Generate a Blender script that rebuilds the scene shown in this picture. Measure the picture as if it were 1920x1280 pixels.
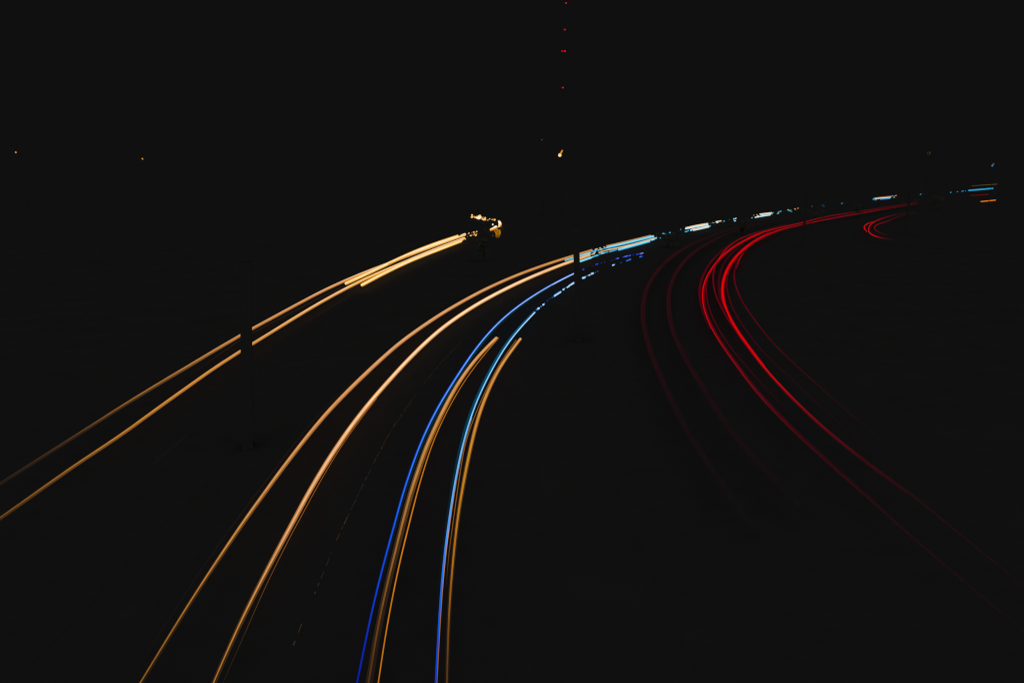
import bpy, bmesh, math, random
from mathutils import Vector, Matrix

for o in list(bpy.data.objects):
    bpy.data.objects.remove(o, do_unlink=True)
scene = bpy.context.scene
COL = scene.collection
random.seed(11)

# ------------------------------------------------------------------ camera
CAM_H = 10.7                       # parapet of a footbridge over the motorway
FPX = 1300.0                       # focal length, in pixels of a 1920 wide frame
PITCH = math.atan(320.0 / FPX)     # horizon a quarter of the way down
cd = bpy.data.cameras.new('camera')
cd.sensor_width = 36.0
cd.lens = 36.0 * FPX / 1920.0
cd.clip_start = 0.1
cd.clip_end = 20000.0
cam = bpy.data.objects.new('camera', cd)
cam.location = (0, 0, CAM_H)
cam.rotation_euler = (math.pi / 2 - PITCH, 0, 0)
COL.objects.link(cam)
scene.camera = cam

# ------------------------------------------------------------------ night sky
NIGHT = 0.00515
world = bpy.data.worlds.new('World')
scene.world = world
world.use_nodes = True
bgn = world.node_tree.nodes['Background']
bgn.inputs['Color'].default_value = (NIGHT, NIGHT, NIGHT, 1)
bgn.inputs['Strength'].default_value = 1.0

# very wide fill from behind, added to raise the ground to the sky's near-black
sd = bpy.data.lights.new('ground_fill_sun', 'SUN')
sd.energy = 0.85
sd.angle = math.radians(140)
sd.color = (1.0, 1.0, 1.0)
sun = bpy.data.objects.new('ground_fill_sun', sd)
sun.rotation_euler = (math.radians(42), 0, math.radians(6))
COL.objects.link(sun)

vs = scene.view_settings
vs.view_transform = 'Standard'
vs.look = 'None'
vs.exposure = 0.0
vs.gamma = 1.0
vs.use_curve_mapping = False
scene.render.engine = 'CYCLES'
scene.cycles.filter_width = 1.2

# ------------------------------------------------------------------ helpers
CP, SP = math.cos(PITCH), math.sin(PITCH)


def ray(px, py):
    u, v = (px - 960.0) / FPX, (640.0 - py) / FPX
    return Vector((u, CP + v * SP, -SP + v * CP))


def at(px, py, h):
    """point of the level at height h seen at a position of the photograph"""
    d = ray(px, py)
    return Vector((0, 0, CAM_H)) + d * ((h - CAM_H) / d.z)


def at_dist(px, py, dist):
    d = ray(px, py)
    return Vector((0, 0, CAM_H)) + d * (dist / d.y)


def depth(p):
    return p.y * CP - (p.z - CAM_H) * SP


def lin(c):
    return tuple((x / 255 / 12.92) if x / 255 <= 0.04045 else ((x / 255 + 0.055) / 1.055) ** 2.4 for x in c)


def tag(o, label=None, cat=None, group=None, kind=None):
    if label:
        o['label'] = label
    if cat:
        o['category'] = cat
    if group:
        o['group'] = group
    if kind:
        o['kind'] = kind
    return o


def empty(name, loc=(0, 0, 0), rz=0.0):
    o = bpy.data.objects.new(name, None)
    o.empty_display_size = 0.3
    o.location = loc
    o.rotation_euler = (0, 0, rz)
    COL.objects.link(o)
    return o


def mesh_obj(name, verts, faces, mat, parent=None, smooth=False, loc=None):
    me = bpy.data.meshes.new(name)
    me.from_pydata([tuple(v) for v in verts], [], faces)
    me.materials.append(mat)
    if smooth:
        for p in me.polygons:
            p.use_smooth = True
    me.update()
    o = bpy.data.objects.new(name, me)
    COL.objects.link(o)
    if parent is not None:
        o.parent = parent
    if loc is not None:
        o.location = loc
    return o


class Shape:
    """collects boxes, tubes and lathes into one mesh"""

    def __init__(s):
        s.v, s.f = [], []

    def box(s, c, size, rot=None):
        n = len(s.v)
        hx, hy, hz = size[0] / 2, size[1] / 2, size[2] / 2
        for dx, dy, dz in ((-1, -1, -1), (1, -1, -1), (1, 1, -1), (-1, 1, -1), (-1, -1, 1), (1, -1, 1), (1, 1, 1), (-1, 1, 1)):
            p = Vector((dx * hx, dy * hy, dz * hz))
            if rot is not None:
                p = rot @ p
            s.v.append(Vector(c) + p)
        for q in ((0, 3, 2, 1), (4, 5, 6, 7), (0, 1, 5, 4), (1, 2, 6, 5), (2, 3, 7, 6), (3, 0, 4, 7)):
            s.f.append(tuple(n + k for k in q))
        return s

    def tube(s, pts, rad, sides=8, cap=True):
        pts = [Vector(p) for p in pts]
        if not isinstance(rad, (list, tuple)):
            rad = [rad] * len(pts)
        n0 = len(s.v)
        for i, p in enumerate(pts):
            t = (pts[min(i + 1, len(pts) - 1)] - pts[max(i - 1, 0)]).normalized()
            ref = Vector((0, 0, 1)) if abs(t.z) < 0.9 else Vector((0, 1, 0))
            a = t.cross(ref).normalized()
            b = a.cross(t).normalized()
            for k in range(sides):
                w = 2 * math.pi * k / sides
                s.v.append(p + (a * math.cos(w) + b * math.sin(w)) * rad[i])
        for i in range(len(pts) - 1):
            for k in range(sides):
                q = (k + 1) % sides
                s.f.append((n0 + i * sides + k, n0 + i * sides + q, n0 + (i + 1) * sides + q, n0 + (i + 1) * sides + k))
        if cap:
            s.f.append(tuple(n0 + k for k in reversed(range(sides))))
            e = n0 + (len(pts) - 1) * sides
            s.f.append(tuple(e + k for k in range(sides)))
        return s

    def build(s, name, mat, parent=None, smooth=False, loc=None):
        return mesh_obj(name, s.v, s.f, mat, parent, smooth, loc)


# ------------------------------------------------------------------ materials
def surface(name, col, var=0.25, scale=8.0, rough=0.9, detail=6.0, bump=0.0, fine=None):
    m = bpy.data.materials.new(name)
    m.use_nodes = True
    nt = m.node_tree
    b = nt.nodes['Principled BSDF']
    b.inputs['Roughness'].default_value = rough
    b.inputs['Specular IOR Level'].default_value = 0.0
    tc = nt.nodes.new('ShaderNodeTexCoord')
    nz = nt.nodes.new('ShaderNodeTexNoise')
    nz.inputs['Scale'].default_value = scale
    nz.inputs['Detail'].default_value = detail
    nt.links.new(tc.outputs['Object'], nz.inputs['Vector'])
    mr = nt.nodes.new('ShaderNodeMapRange')
    mr.inputs['From Min'].default_value = 0.25
    mr.inputs['From Max'].default_value = 0.75
    mr.inputs['To Min'].default_value = 1 - var
    mr.inputs['To Max'].default_value = 1 + var
    nt.links.new(nz.outputs['Fac'], mr.inputs['Value'])
    mx = nt.nodes.new('ShaderNodeMix')
    mx.data_type = 'RGBA'
    mx.blend_type = 'MULTIPLY'
    mx.inputs['Factor'].default_value = 1.0
    mx.inputs['A'].default_value = (*col, 1)
    nt.links.new(mr.outputs['Result'], mx.inputs['B'])
    nt.links.new(mx.outputs['Result'], b.inputs['Base Color'])
    if bump:
        bp = nt.nodes.new('ShaderNodeBump')
        bp.inputs['Strength'].default_value = bump
        bp.inputs['Distance'].default_value = 0.02
        nz2 = nt.nodes.new('ShaderNodeTexNoise')
        nz2.inputs['Scale'].default_value = fine or scale * 10
        nt.links.new(tc.outputs['Object'], nz2.inputs['Vector'])
        nt.links.new(nz2.outputs['Fac'], bp.inputs['Height'])
        nt.links.new(bp.outputs['Normal'], b.inputs['Normal'])
    return m


def glow_material(name):
    """a lamp's own light: colour and brightness stored along the streak"""
    m = bpy.data.materials.new(name)
    m.use_nodes = True
    nt = m.node_tree
    nt.nodes.clear()
    out = nt.nodes.new('ShaderNodeOutputMaterial')
    em = nt.nodes.new('ShaderNodeEmission')
    at_ = nt.nodes.new('ShaderNodeAttribute')
    at_.attribute_name = 'glow'
    nt.links.new(at_.outputs['Color'], em.inputs['Color'])
    nt.links.new(em.outputs['Emission'], out.inputs['Surface'])
    return m


def lamp_material(name, srgb, k=1.0):
    m = bpy.data.materials.new(name)
    m.use_nodes = True
    nt = m.node_tree
    nt.nodes.clear()
    out = nt.nodes.new('ShaderNodeOutputMaterial')
    em = nt.nodes.new('ShaderNodeEmission')
    em.inputs['Color'].default_value = (*lin(srgb), 1)
    em.inputs['Strength'].default_value = k
    nt.links.new(em.outputs['Emission'], out.inputs['Surface'])
    return m


BASE = 0.0243
M_GRASS = surface('rough_grass', (BASE, BASE * 1.005, BASE * 0.985), 0.10, 0.35)
M_ROAD = surface('dark_asphalt', (BASE, BASE, BASE * 1.01), 0.08, 1.3)
M_PAINT = surface('worn_paint', (0.031, 0.0305, 0.029), 0.4, 5.0)
M_LINE = surface('amber_line', (0.20, 0.115, 0.05), 0.7, 3.0)
M_STEEL = surface('dull_dark_steel', (0.0328, 0.0328, 0.0330), 0.06, 3.0, 0.8)
M_PLATE = surface('base_steel', (BASE, BASE, BASE), 0.05, 3.0, 0.8)
M_MAST = surface('mast_steel', (0.034, 0.033, 0.033), 0.1, 1.0, 0.7)
M_LEAF = surface('leaf', (0.042, 0.047, 0.035), 0.25, 0.9)
nt_ = M_LEAF.node_tree
tr_ = nt_.nodes.new('ShaderNodeBsdfTranslucent')
tr_.inputs['Color'].default_value = (.052, .058, .044, 1)
mx_ = nt_.nodes.new('ShaderNodeAddShader')
nt_.links.new(nt_.nodes['Principled BSDF'].outputs['BSDF'], mx_.inputs[0])
nt_.links.new(tr_.outputs['BSDF'], mx_.inputs[1])
nt_.links.new(mx_.outputs['Shader'], nt_.nodes['Material Output'].inputs['Surface'])
M_BARK = surface('bark', (0.045, 0.038, 0.030), 0.3, 6.0)
M_AMBER = surface('amber_board', (0.75, 0.34, 0.01), 0.3, 2.2, 0.6)
M_BLACKB = surface('black_board', (0.30, 0.13, 0.01), 0.2, 3.0, 0.6)
M_GLOW = glow_material('lamp_glow')

# ------------------------------------------------------------------ curves
def dense(pts, step=3.0, smooth=2):
    """even, gently smoothed run of points through a traced list"""
    P = [Vector((p[0], p[1])) for p in pts]
    if len(P) == 2:
        n = max(2, int((P[1] - P[0]).length / step))
        return [P[0].lerp(P[1], i / n) for i in range(n + 1)]
    E = [P[0] * 2 - P[1]] + P + [P[-1] * 2 - P[-2]]
    out = []
    for i in range(1, len(E) - 2):
        p0, p1, p2, p3 = E[i - 1], E[i], E[i + 1], E[i + 2]
        n = max(2, int((p2 - p1).length / step))
        for k in range(n):
            t = k / n
            out.append(0.5 * ((2 * p1) + (p2 - p0) * t + (2 * p0 - 5 * p1 + 4 * p2 - p3) * t * t + (3 * p1 - p0 - 3 * p2 + p3) * t ** 3))
    out.append(P[-1])
    for _ in range(smooth * 4):
        out = [out[0]] + [(out[i - 1] + out[i] * 2 + out[i + 1]) / 4 for i in range(1, len(out) - 1)] + [out[-1]]
    return out


def stops(tab, k):
    """piecewise linear table lookup; tab sorted by key"""
    if not isinstance(tab, list):
        return tab
    if k <= tab[0][0]:
        return tab[0][1]
    for (a, va), (b, vb) in zip(tab, tab[1:]):
        if k <= b:
            f = (k - a) / (b - a)
            if isinstance(va, tuple):
                return tuple(x + (y - x) * f for x, y in zip(va, vb))
            return va + (vb - va) * f
    return tab[-1][1]


def streak(name, pts, width, colour, parent, h=0.65, key='y', off=0.0, step=None, sides=6, smooth=2):
    """one lamp's streak: a round glowing strand at lamp height over the road"""
    D = dense(pts, step or 6.0, smooth)
    n = len(D)
    ph = random.uniform(0, 6.28)
    wp, rr, cc = [], [], []
    for i, q in enumerate(D):
        k = q.y if key == 'y' else q.x if key == 'x' else i / (n - 1)
        t = (D[min(i + 1, n - 1)] - D[max(i - 1, 0)])
        if t.length > 0:
            t.normalize()
        o = stops(off, k)
        qq = q + Vector((-t.y, t.x)) * o
        p = at(qq.x, qq.y, h)
        wp.append(p)
        rr.append(stops(width, k) * 0.5 * depth(p) / FPX)
        c_ = lin(stops(colour, k))
        g_ = 1.0 + 0.07 * math.sin(i * .9 + ph) * math.sin(i * .37 + 2 * ph) + random.uniform(-.03, .03)
        cc.append(tuple(x * g_ for x in c_))
    # rounded tips
    def tip(p, q, r):
        return p + (p - q).normalized() * r
    P = [tip(wp[0], wp[1], rr[0] * .9), tip(wp[0], wp[1], rr[0] * .5)] + wp + [tip(wp[-1], wp[-2], rr[-1] * .5), tip(wp[-1], wp[-2], rr[-1] * .9)]
    R = [rr[0] * .35, rr[0] * .8] + rr + [rr[-1] * .8, rr[-1] * .35]
    Cc = [cc[0]] * 2 + cc + [cc[-1]] * 2
    s = Shape().tube(P, R, sides)
    o = s.build(name, M_GLOW, parent, True)
    ca = o.data.color_attributes.new('glow', 'FLOAT_COLOR', 'POINT')
    for i in range(len(P)):
        for k in range(sides):
            ca.data[i * sides + k].color = (*Cc[i], 1)
    return o


def glint(name, px, py, w, l, colour, parent, h=0.65, ang=0.0):
    """a short flash of a lamp between leaves: a small rounded bead"""
    dx, dy = math.cos(ang) * l / 2, math.sin(ang) * l / 2
    return streak(name, [(px - dx, py - dy), (px + dx, py + dy)], w, colour, parent, h, step=max(1.0, l / 2), sides=6, smooth=0)


# ------------------------------------------------------------------ traced runs of the lamps
V1L = [(-30, 922), (0, 905), (69, 861), (137, 818), (172, 796), (241, 752), (309, 711), (344, 691), (357, 683), (395, 660), (449, 629), (471, 616), (526, 587), (577, 559), (612, 541), (646, 525.5), (681, 511), (706, 501.5), (744, 487.5), (779, 473.3), (815, 460), (840, 452), (872, 440)]
V1R = [(-30, 990), (0, 970), (69, 921), (137, 873), (206, 828), (241, 804), (275, 779), (309, 754), (344, 730), (378, 705), (412, 682), (449, 658.6), (471, 645), (516, 618), (567, 586), (620, 555.5), (673, 527), (708.5, 512), (730, 503), (760, 489.5), (797, 474), (840, 456.5), (871, 446)]
V2L = [(648, 531.5), (691, 512.5), (720, 498), (744, 486.5), (779, 469.8), (815, 456.6), (840, 448.8), (859, 442.5)]
V2R = [(678, 534.5), (708.5, 518), (744, 499.5), (770, 487.5), (797, 477.5), (832, 464.3), (840, 461), (865, 451.5)]
BL = [(235, 1324), (263, 1279), (314, 1195.5), (360.6, 1120.6), (407, 1050), (454.3, 980), (493, 927), (527.7, 879), (573, 820.7), (612.7, 772.8), (652.6, 731.7), (692.4, 693), (721.6, 667), (755, 637), (810, 599), (860, 568.5), (910, 541.5), (960, 519), (1010, 500), (1047.5, 487.7), (1076.7, 479), (1088, 475), (1110, 469)]
BR = [(382, 1322), (400.5, 1278.7), (419, 1235), (449.7, 1167.5), (477.8, 1111), (501, 1066.7), (524.7, 1022), (548.5, 979.5), (573, 932), (599.5, 887), (626, 845), (652.6, 806), (679, 771), (705.8, 739), (745.6, 694.5), (772, 667), (797.5, 641.5), (835, 609), (885, 575.5), (935, 547.7), (985, 523.7), (1035, 502.7), (1076, 488), (1088, 484), (1106, 478)]
BRT = [(400, 1322), (418, 1279), (454, 1198), (501, 1092), (548, 996), (559.6, 979), (599.5, 903), (639, 837), (679, 781), (706, 747)]
BLT = [(248, 1266), (314, 1165), (372, 1074), (435.6, 985), (445, 972), (546, 839), (599, 775), (666, 711)]
CL1 = [(1060, 488), (1076, 483), (1088, 479.3), (1106.7, 474)]
CL2 = [(1140, 463.3), (1171.7, 456.2), (1200, 449.2), (1225, 443)]
CR1 = [(1088, 489.8), (1108, 483)]
CR2 = [(1160, 467.8), (1190, 460), (1218, 452)]
BL2 = [(1137, 461), (1171.7, 453), (1200, 446.2), (1220, 441.2)]
BR2 = [(1138, 468.7), (1171.7, 462), (1200, 454.5), (1231, 445.7)]
DL = [(661, 1322), (670, 1278.7), (682, 1219), (693.7, 1162.8), (707.8, 1101.8), (721.8, 1048), (740.6, 980), (759.7, 911), (786, 836.5), (812.8, 778), (839, 733), (866, 692), (885, 662), (910, 630), (935, 603.5), (960, 581.5), (985, 563.7), (1010, 547.5), (1035, 532.5), (1060, 519.5), (1078.7, 511.7)]
DR = [(814.5, 1322), (816.7, 1278.7), (821.4, 1191), (826, 1120.6), (832, 1050), (841, 980), (852.6, 905.6), (866, 839), (881.8, 783.4), (897.8, 741), (919, 698.4), (940, 660), (960, 631), (977.5, 610), (1003, 585.5)]
EL = [(683, 1322), (691.5, 1278.7), (703, 1205), (715, 1144), (726.5, 1092.5), (740.6, 1036), (754.5, 980), (770, 921.5), (794, 849), (812.8, 805), (834, 762), (855, 722), (882, 683), (905, 657), (927, 636.5), (931, 633)]
ELT = [(702, 1322), (709.7, 1278.7), (719.5, 1209.6), (731, 1144), (743, 1083), (754.6, 1031.5), (767.7, 980), (786, 908), (807.5, 839), (828.7, 788.7), (852.6, 743.6), (876.5, 703.7), (905.7, 666.6), (927, 642.7), (935, 633)]
ER = [(837, 1322), (838, 1278.7), (840.2, 1191), (843.7, 1120.6), (849.5, 1050), (856.7, 980), (866, 921.5), (876.5, 866), (890, 804), (905.7, 753), (927, 704.7), (948, 670), (972, 640), (976, 635)]
ERT = [(836.6, 1097), (841, 1038.6), (849.5, 980), (860, 905), (871, 831), (892.5, 772.8), (911, 731), (932, 687), (959, 648), (968, 637)]
G1L = [(1720, 379), (1693, 383), (1663, 387.6), (1640, 392), (1594.6, 399), (1549, 406), (1510, 416), (1499, 418.7), (1461, 427), (1426, 436.4), (1402.6, 446.8), (1379, 459.7), (1360.5, 473), (1341.7, 492.5), (1326, 515), (1318.5, 534), (1316.4, 553.4), (1318, 572), (1325, 595.6), (1335, 617), (1352, 645), (1381, 686), (1415, 730.7), (1461, 781), (1516, 834), (1575, 887), (1638.6, 942), (1702, 999), (1765, 1053), (1828, 1106), (1892, 1159), (1940, 1198)]
G1R = [(1720, 382.6), (1693, 386.6), (1663, 391.6), (1629, 397.8), (1594.6, 403.5), (1541, 413), (1503, 421.6), (1473, 428), (1442.5, 437.4), (1419, 448.5), (1400, 462), (1381.6, 478.4), (1365.5, 499.5), (1356.5, 520.6), (1353.6, 541.7), (1356, 565), (1365, 588.6), (1379, 614.4), (1399, 643), (1432, 686.4), (1470, 728.6), (1516, 774), (1567, 819), (1630, 868.5), (1702, 921), (1765, 972), (1828.5, 1024), (1891.7, 1074.5), (1940, 1113)]
G2L = [(1475, 421), (1440, 430), (1410, 438.5), (1384, 448.5), (1365, 461.5), (1354, 474), (1339.5, 498), (1336, 518), (1336.8, 533), (1341.7, 553.4), (1353.4, 579), (1367.5, 603), (1391, 636)]
G2R = [(1460, 434), (1430, 447), (1408, 459), (1392, 474), (1379, 495), (1375, 511), (1375.7, 525), (1381.6, 544), (1395.6, 572), (1419, 605), (1447, 640), (1491, 683), (1541.6, 728.6), (1584, 766.6), (1630, 804.5), (1676.6, 846.7)]
G3L = [(1350, 487), (1331, 508), (1323.5, 530), (1324.5, 558), (1332, 586), (1348.7, 619), (1366, 646), (1406.6, 695), (1449, 741), (1491, 783)]
G3R = [(1381, 486), (1368, 502), (1362.5, 520.6), (1361.8, 539), (1368, 562.8), (1381.6, 593), (1402.6, 623.7), (1426, 654), (1450, 678), (1510, 735), (1570, 790), (1640, 850)]
G4L = [(1376, 453), (1358, 465.5), (1342, 480), (1327.6, 497), (1314.5, 525), (1310.5, 544), (1312.4, 567.5), (1320.6, 592), (1331, 616)]
G4R = [(1392, 458), (1374.5, 471), (1360, 487), (1350.5, 506.6), (1346.5, 530), (1348.2, 553), (1357.5, 580), (1372, 606)]
G5 = [(1415, 452), (1402, 462), (1392, 474), (1386, 484), (1381, 503)]
HL = [(1430, 414), (1400, 421), (1365, 431), (1320.6, 447), (1283, 464.5), (1255, 483.5), (1231.6, 506.6), (1215, 532), (1206, 556), (1203, 581.6), (1204.6, 607), (1211.6, 638), (1224, 676), (1250, 736), (1284, 804), (1322, 863.6), (1356, 914), (1402, 977.5)]
HR = [(1470, 410), (1440, 415.5), (1414, 422), (1379, 432.7), (1344, 446.8), (1311, 464.5), (1283, 488), (1264.5, 513.6), (1254.5, 539), (1251, 565), (1252.7, 591), (1258.5, 616.7), (1269, 643), (1285.5, 676), (1305, 709), (1343, 770), (1389.7, 834), (1436, 884), (1495, 946)]
I1 = [(1720, 397.5), (1693, 400.3), (1670, 404.7), (1645, 413), (1633.5, 419), (1628, 427), (1626.9, 433), (1631, 438.5), (1645, 444.3), (1668, 448.6), (1690, 451)]
I2 = [(1645, 414), (1632, 417.3), (1622, 420.6), (1617.3, 425.5), (1620, 430.4), (1626, 434.8)]
I3 = [(1718, 399.5), (1692, 404.4), (1677, 409), (1663, 415.4), (1645, 420.4), (1638, 424), (1637.2, 428.4), (1642.7, 433.7), (1656.5, 438.7), (1668, 441)]
FAR = [(1088, 486), (1165, 463), (1232, 445), (1308, 427), (1430, 403), (1482, 393.5), (1578, 381), (1660, 371), (1726, 364.5), (1840, 355.5), (1900, 352.5)]



def fair(pts):
    """take the small unevenness out of a traced run"""
    D = dense(pts, 6.0, 11)
    return [pts[0]] + [tuple(min(D, key=lambda q: (q - Vector(p)).length)) for p in pts[1:-1]] + [pts[-1]]


V1L, V1R, V2L, V2R, BL, BR, BRT, BLT = [fair(p) for p in (V1L, V1R, V2L, V2R, BL, BR, BRT, BLT)]
DL, DR, EL, ELT, ER, ERT = [fair(p) for p in (DL, DR, EL, ELT, ER, ERT)]

# ------------------------------------------------------------------ ground and roads
S = 9000.0
ground = mesh_obj('ground', [(-S, -60, 0), (S, -60, 0), (S, S, 0), (-S, S, 0)], [(0, 1, 2, 3)], M_GRASS)
tag(ground, kind='structure')


def offset_run(W, d):
    out = []
    n = len(W)
    for i, p in enumerate(W):
        t = W[min(i + 1, n - 1)] - W[max(i - 1, 0)]
        t.z = 0
        t.normalize()
        out.append(p + Vector((t.y, -t.x, 0)) * d)
    return out


def even(W, step):
    out = [W[0].copy()]
    acc = 0.0
    for a, b in zip(W, W[1:]):
        L = (b - a).length
        if L < 1e-6:
            continue
        d = step - acc
        while d <= L:
            out.append(a.lerp(b, d / L))
            d += step
        acc = (acc + L) % step
    return out


def run3(pts, shift=0.0, step=2.0, rounds=6):
    W = [at(q.x, q.y, 0.65) for q in dense(pts, 3.0, 2)]
    for p in W:
        p.z = 0
    W = even(W, step)
    for _ in range(rounds):
        W = [W[0]] + [(W[i - 1] + W[i] * 2 + W[i + 1]) / 4 for i in range(1, len(W) - 1)] + [W[-1]]
    return offset_run(W, shift) if shift else W


def extend(W, head, tail):
    a = (W[0] - W[1]).normalized()
    b = (W[-1] - W[-2]).normalized()
    return [W[0] + a * head] + W + [W[-1] + b * tail]


def road(name, W, left, right, z):
    L, R = offset_run(W, -left), offset_run(W, right)
    v, f = [], []
    for a, b in zip(L, R):
        v += [(a.x, a.y, z), (b.x, b.y, z)]
    for i in range(len(W) - 1):
        f.append((2 * i, 2 * i + 1, 2 * i + 3, 2 * i + 2))
    o = mesh_obj(name, v, f, M_ROAD)
    return tag(o, kind='structure')


def dash_run(parent, W, first, on, gap, width, z, mat, name='lane_dash', count=999, jitter=0.0):
    """painted dashes along a run, each one its own piece"""
    s, k = first, 0
    Wd = even(W, 0.5)
    while k < count:
        i0, i1 = int(s / 0.5), int((s + on) / 0.5)
        if i1 >= len(Wd) - 1:
            break
        seg = Wd[i0:i1 + 1]
        L, R = offset_run(seg, -width / 2), offset_run(seg, width / 2)
        v, f = [], []
        for a, b in zip(L, R):
            v += [(a.x, a.y, z), (b.x, b.y, z)]
        for i in range(len(seg) - 1):
            f.append((2 * i, 2 * i + 1, 2 * i + 3, 2 * i + 2))
        mesh_obj(name, v, f, mat, parent)
        s += on + gap + random.uniform(-jitter, jitter)
        k += 1


mid_c = extend(run3(BR[:-2] + FAR[1:], 1.9), 14, 60)
mid_road = road('road_oncoming', mid_c, 5.4, 5.6, 0.008)
right_c = extend(run3(list(reversed(G1L)) + [(1790, 371), (1860, 363.5), (1900, 361)], -1.9), 14, 60)
right_road = road('road_departing', right_c, 5.6, 5.8, 0.004)
RAMP = [(885, 405), (909, 409.5), (927, 412.5), (936, 416.5), (937.5, 420.5), (934.5, 425), (925, 429.5), (910, 434)]
left_c = extend(run3(V1R, -0.7), 10, 8)
left_road = road('road_side', left_c, 3.6, 5.2, 0.004)
ramp_c = run3(list(reversed(RAMP + [(880, 443)])) + [(850, 401), (800, 398)], 0, 1.0, 10)
ramp_road = road('road_ramp', ramp_c, 3.0, 3.0, 0.016)
pin_c = run3([(1722, 398.5), (1692, 402.5), (1660, 411), (1640, 419), (1632.5, 427), (1634, 434), (1648, 441), (1675, 447), (1720, 452), (1790, 456)], 0, 1.0, 8)
pin_road = road('road_hairpin', pin_c, 3.0, 3.0, 0.020)

# the thin amber lane line between the two oncoming lanes, in worn lengths
LINE = [[(866, 640), (831.4, 674.5), (794, 719.7)], [(781, 738), (759.7, 767.5), (733, 807), (716, 838), (697, 873.7)],
        [(694.6, 880), (680, 909.6), (676.5, 916), (660, 951), (644.5, 983)], [(643, 986), (628, 1018.7)], [(621, 1034), (614, 1055), (609, 1066.7), (601, 1085.4), (588, 1117)],
        [(566, 1168), (545, 1222)]]
for k, seg in enumerate(LINE):
    W = even([at(q.x, q.y, 0.012) for q in dense(seg, 6, 1)], 0.05)
    v, f = [], []
    i = 0
    while i < len(W) - 4:
        m = random.randint(2, 9)                      # a flake of paint that is left
        part = W[i:min(i + m, len(W) - 1) + 1]
        wd = random.uniform(.010, .026)
        L, Rr = offset_run(part, -wd / 2), offset_run(part, wd / 2)
        n = len(v)
        for p, q in zip(L, Rr):
            v += [(p.x, p.y, 0.012), (q.x, q.y, 0.012)]
        for j in range(len(part) - 1):
            f.append((n + 2 * j, n + 2 * j + 1, n + 2 * j + 3, n + 2 * j + 2))
        i += m + random.choice((1, 1, 2, 3, 5)) + (3 if k > 2 else 0)
    mesh_obj('lane_line', v, f, M_LINE, mid_road)
dash_run(mid_road, offset_run(mid_c, -0.1), 62, 3.0, 9.0, 0.12, 0.012, M_PAINT, count=8)
dash_run(right_road, offset_run(right_c, 0.0), 40, 3.0, 9.0, 0.13, 0.008, M_PAINT, count=12)
dash_run(left_road, offset_run(left_c, 2.6), 16, 3.0, 9.0, 0.12, 0.012, M_PAINT, count=8)

# ------------------------------------------------------------------ posts that cut the streaks
def steel_post(px, by, diam, lean=0.0, label='', height=7.4):
    """square hollow-section post turned to face the bridge"""
    base = at(px, by, 0.0)
    t = empty('steel_post', base, -math.atan2(base.x, base.y))
    r, ch = diam / 2, diam * .06
    ring = [(-r + ch, -r), (r - ch, -r), (r, -r + ch), (r, r - ch), (r - ch, r), (-r + ch, r), (-r, r - ch), (-r, -r + ch)]
    v, f = [], []
    for z in (0.02, height):
        v += [(x + lean * z, y, z) for x, y in ring]
    for k in range(8):
        f.append((k, (k + 1) % 8, 8 + (k + 1) % 8, 8 + k))
    f.append(tuple(range(8, 16)))
    mesh_obj('shaft', v, f, M_STEEL, t)
    Shape().box((0, 0, 0.01), (diam * 1.5, diam * 1.5, 0.02)).build('base_plate', M_PLATE, t)
    Shape().box((lean * .6, -r - .002, 0.6), (diam * .5, 0.006, 0.5)).build('access_door', M_STEEL, t)
    for sx in (-1, 1):
        for sy in (-1, 1):
            Shape().tube([(sx * diam * .65, sy * diam * .65, .02), (sx * diam * .65, sy * diam * .65, .05)], .02, 6).build('anchor_bolt', M_PLATE, t)
    Shape().box((lean * height, 0, height + .012), (diam * 1.04, diam * 1.04, .02)).build('cap', M_PLATE, t)
    tag(t, label, 'post', 'dark posts beside the motorway')
    return t


steel_post(464.2, 838, 0.42, 0.075, 'thick dark post that cuts the pair of amber streaks at far left')
steel_post(1085.5, 640, 0.385, -0.05, 'dark post that cuts the orange, cyan and blue streaks near the middle')
steel_post(1504, 462, 0.36, 0.0, 'slim dark post crossing the red streaks right of their bend')
steel_post(1696, 440, 0.40, 0.0, 'slim dark post at the dim far end of the red streaks')

# ------------------------------------------------------------------ shrubs that break up the far streaks
def shrub(px, py_top, dist, width, label, leaves=420, height=None):
    top = at_dist(px, py_top, dist)
    hgt = max(0.9, top.z)
    t = empty('roadside_shrub', (top.x, top.y, 0))
    st = Shape()
    for k in range(5):
        a = random.uniform(0, 6.28)
        e = Vector((math.cos(a) * width * .3, math.sin(a) * width * .3, hgt * random.uniform(.6, .9)))
        st.tube([(0, 0, 0), e * .5 + Vector((random.uniform(-.1, .1), random.uniform(-.1, .1), .1)), e], [.05, .035, .012], 5)
    st.build('stem', M_BARK, t)
    v, f = [], []
    clumps = [(Vector((random.gauss(0, width * .24), random.gauss(0, width * .22), hgt * random.uniform(.2, .82))), random.uniform(.18, .36) * width * .6) for _ in range(14)]
    for k in range(leaves):
        c, r = random.choice(clumps)
        d = Vector((random.gauss(0, 1), random.gauss(0, 1), random.gauss(0, 1))).normalized() * r * random.uniform(.5, 1.0)
        p = c + d
        p.z = min(max(p.z, .05), hgt)
        sz = random.uniform(.10, .22)
        a = Vector((random.gauss(0, 1), random.gauss(0, 1), random.gauss(0, .6))).normalized()
        b = a.cross(Vector((random.gauss(0, 1), random.gauss(0, 1), random.gauss(0, 1)))).normalized()
        n = len(v)
        v += [p - a * sz, p + b * sz * .45, p + a * sz, p - b * sz * .45]
        f.append((n, n + 1, n + 2, n + 3))
    mesh_obj('foliage', v, f, M_LEAF, t)
    tag(t, label, 'shrub', 'dark shrubs along the verges')
    return t


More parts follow.
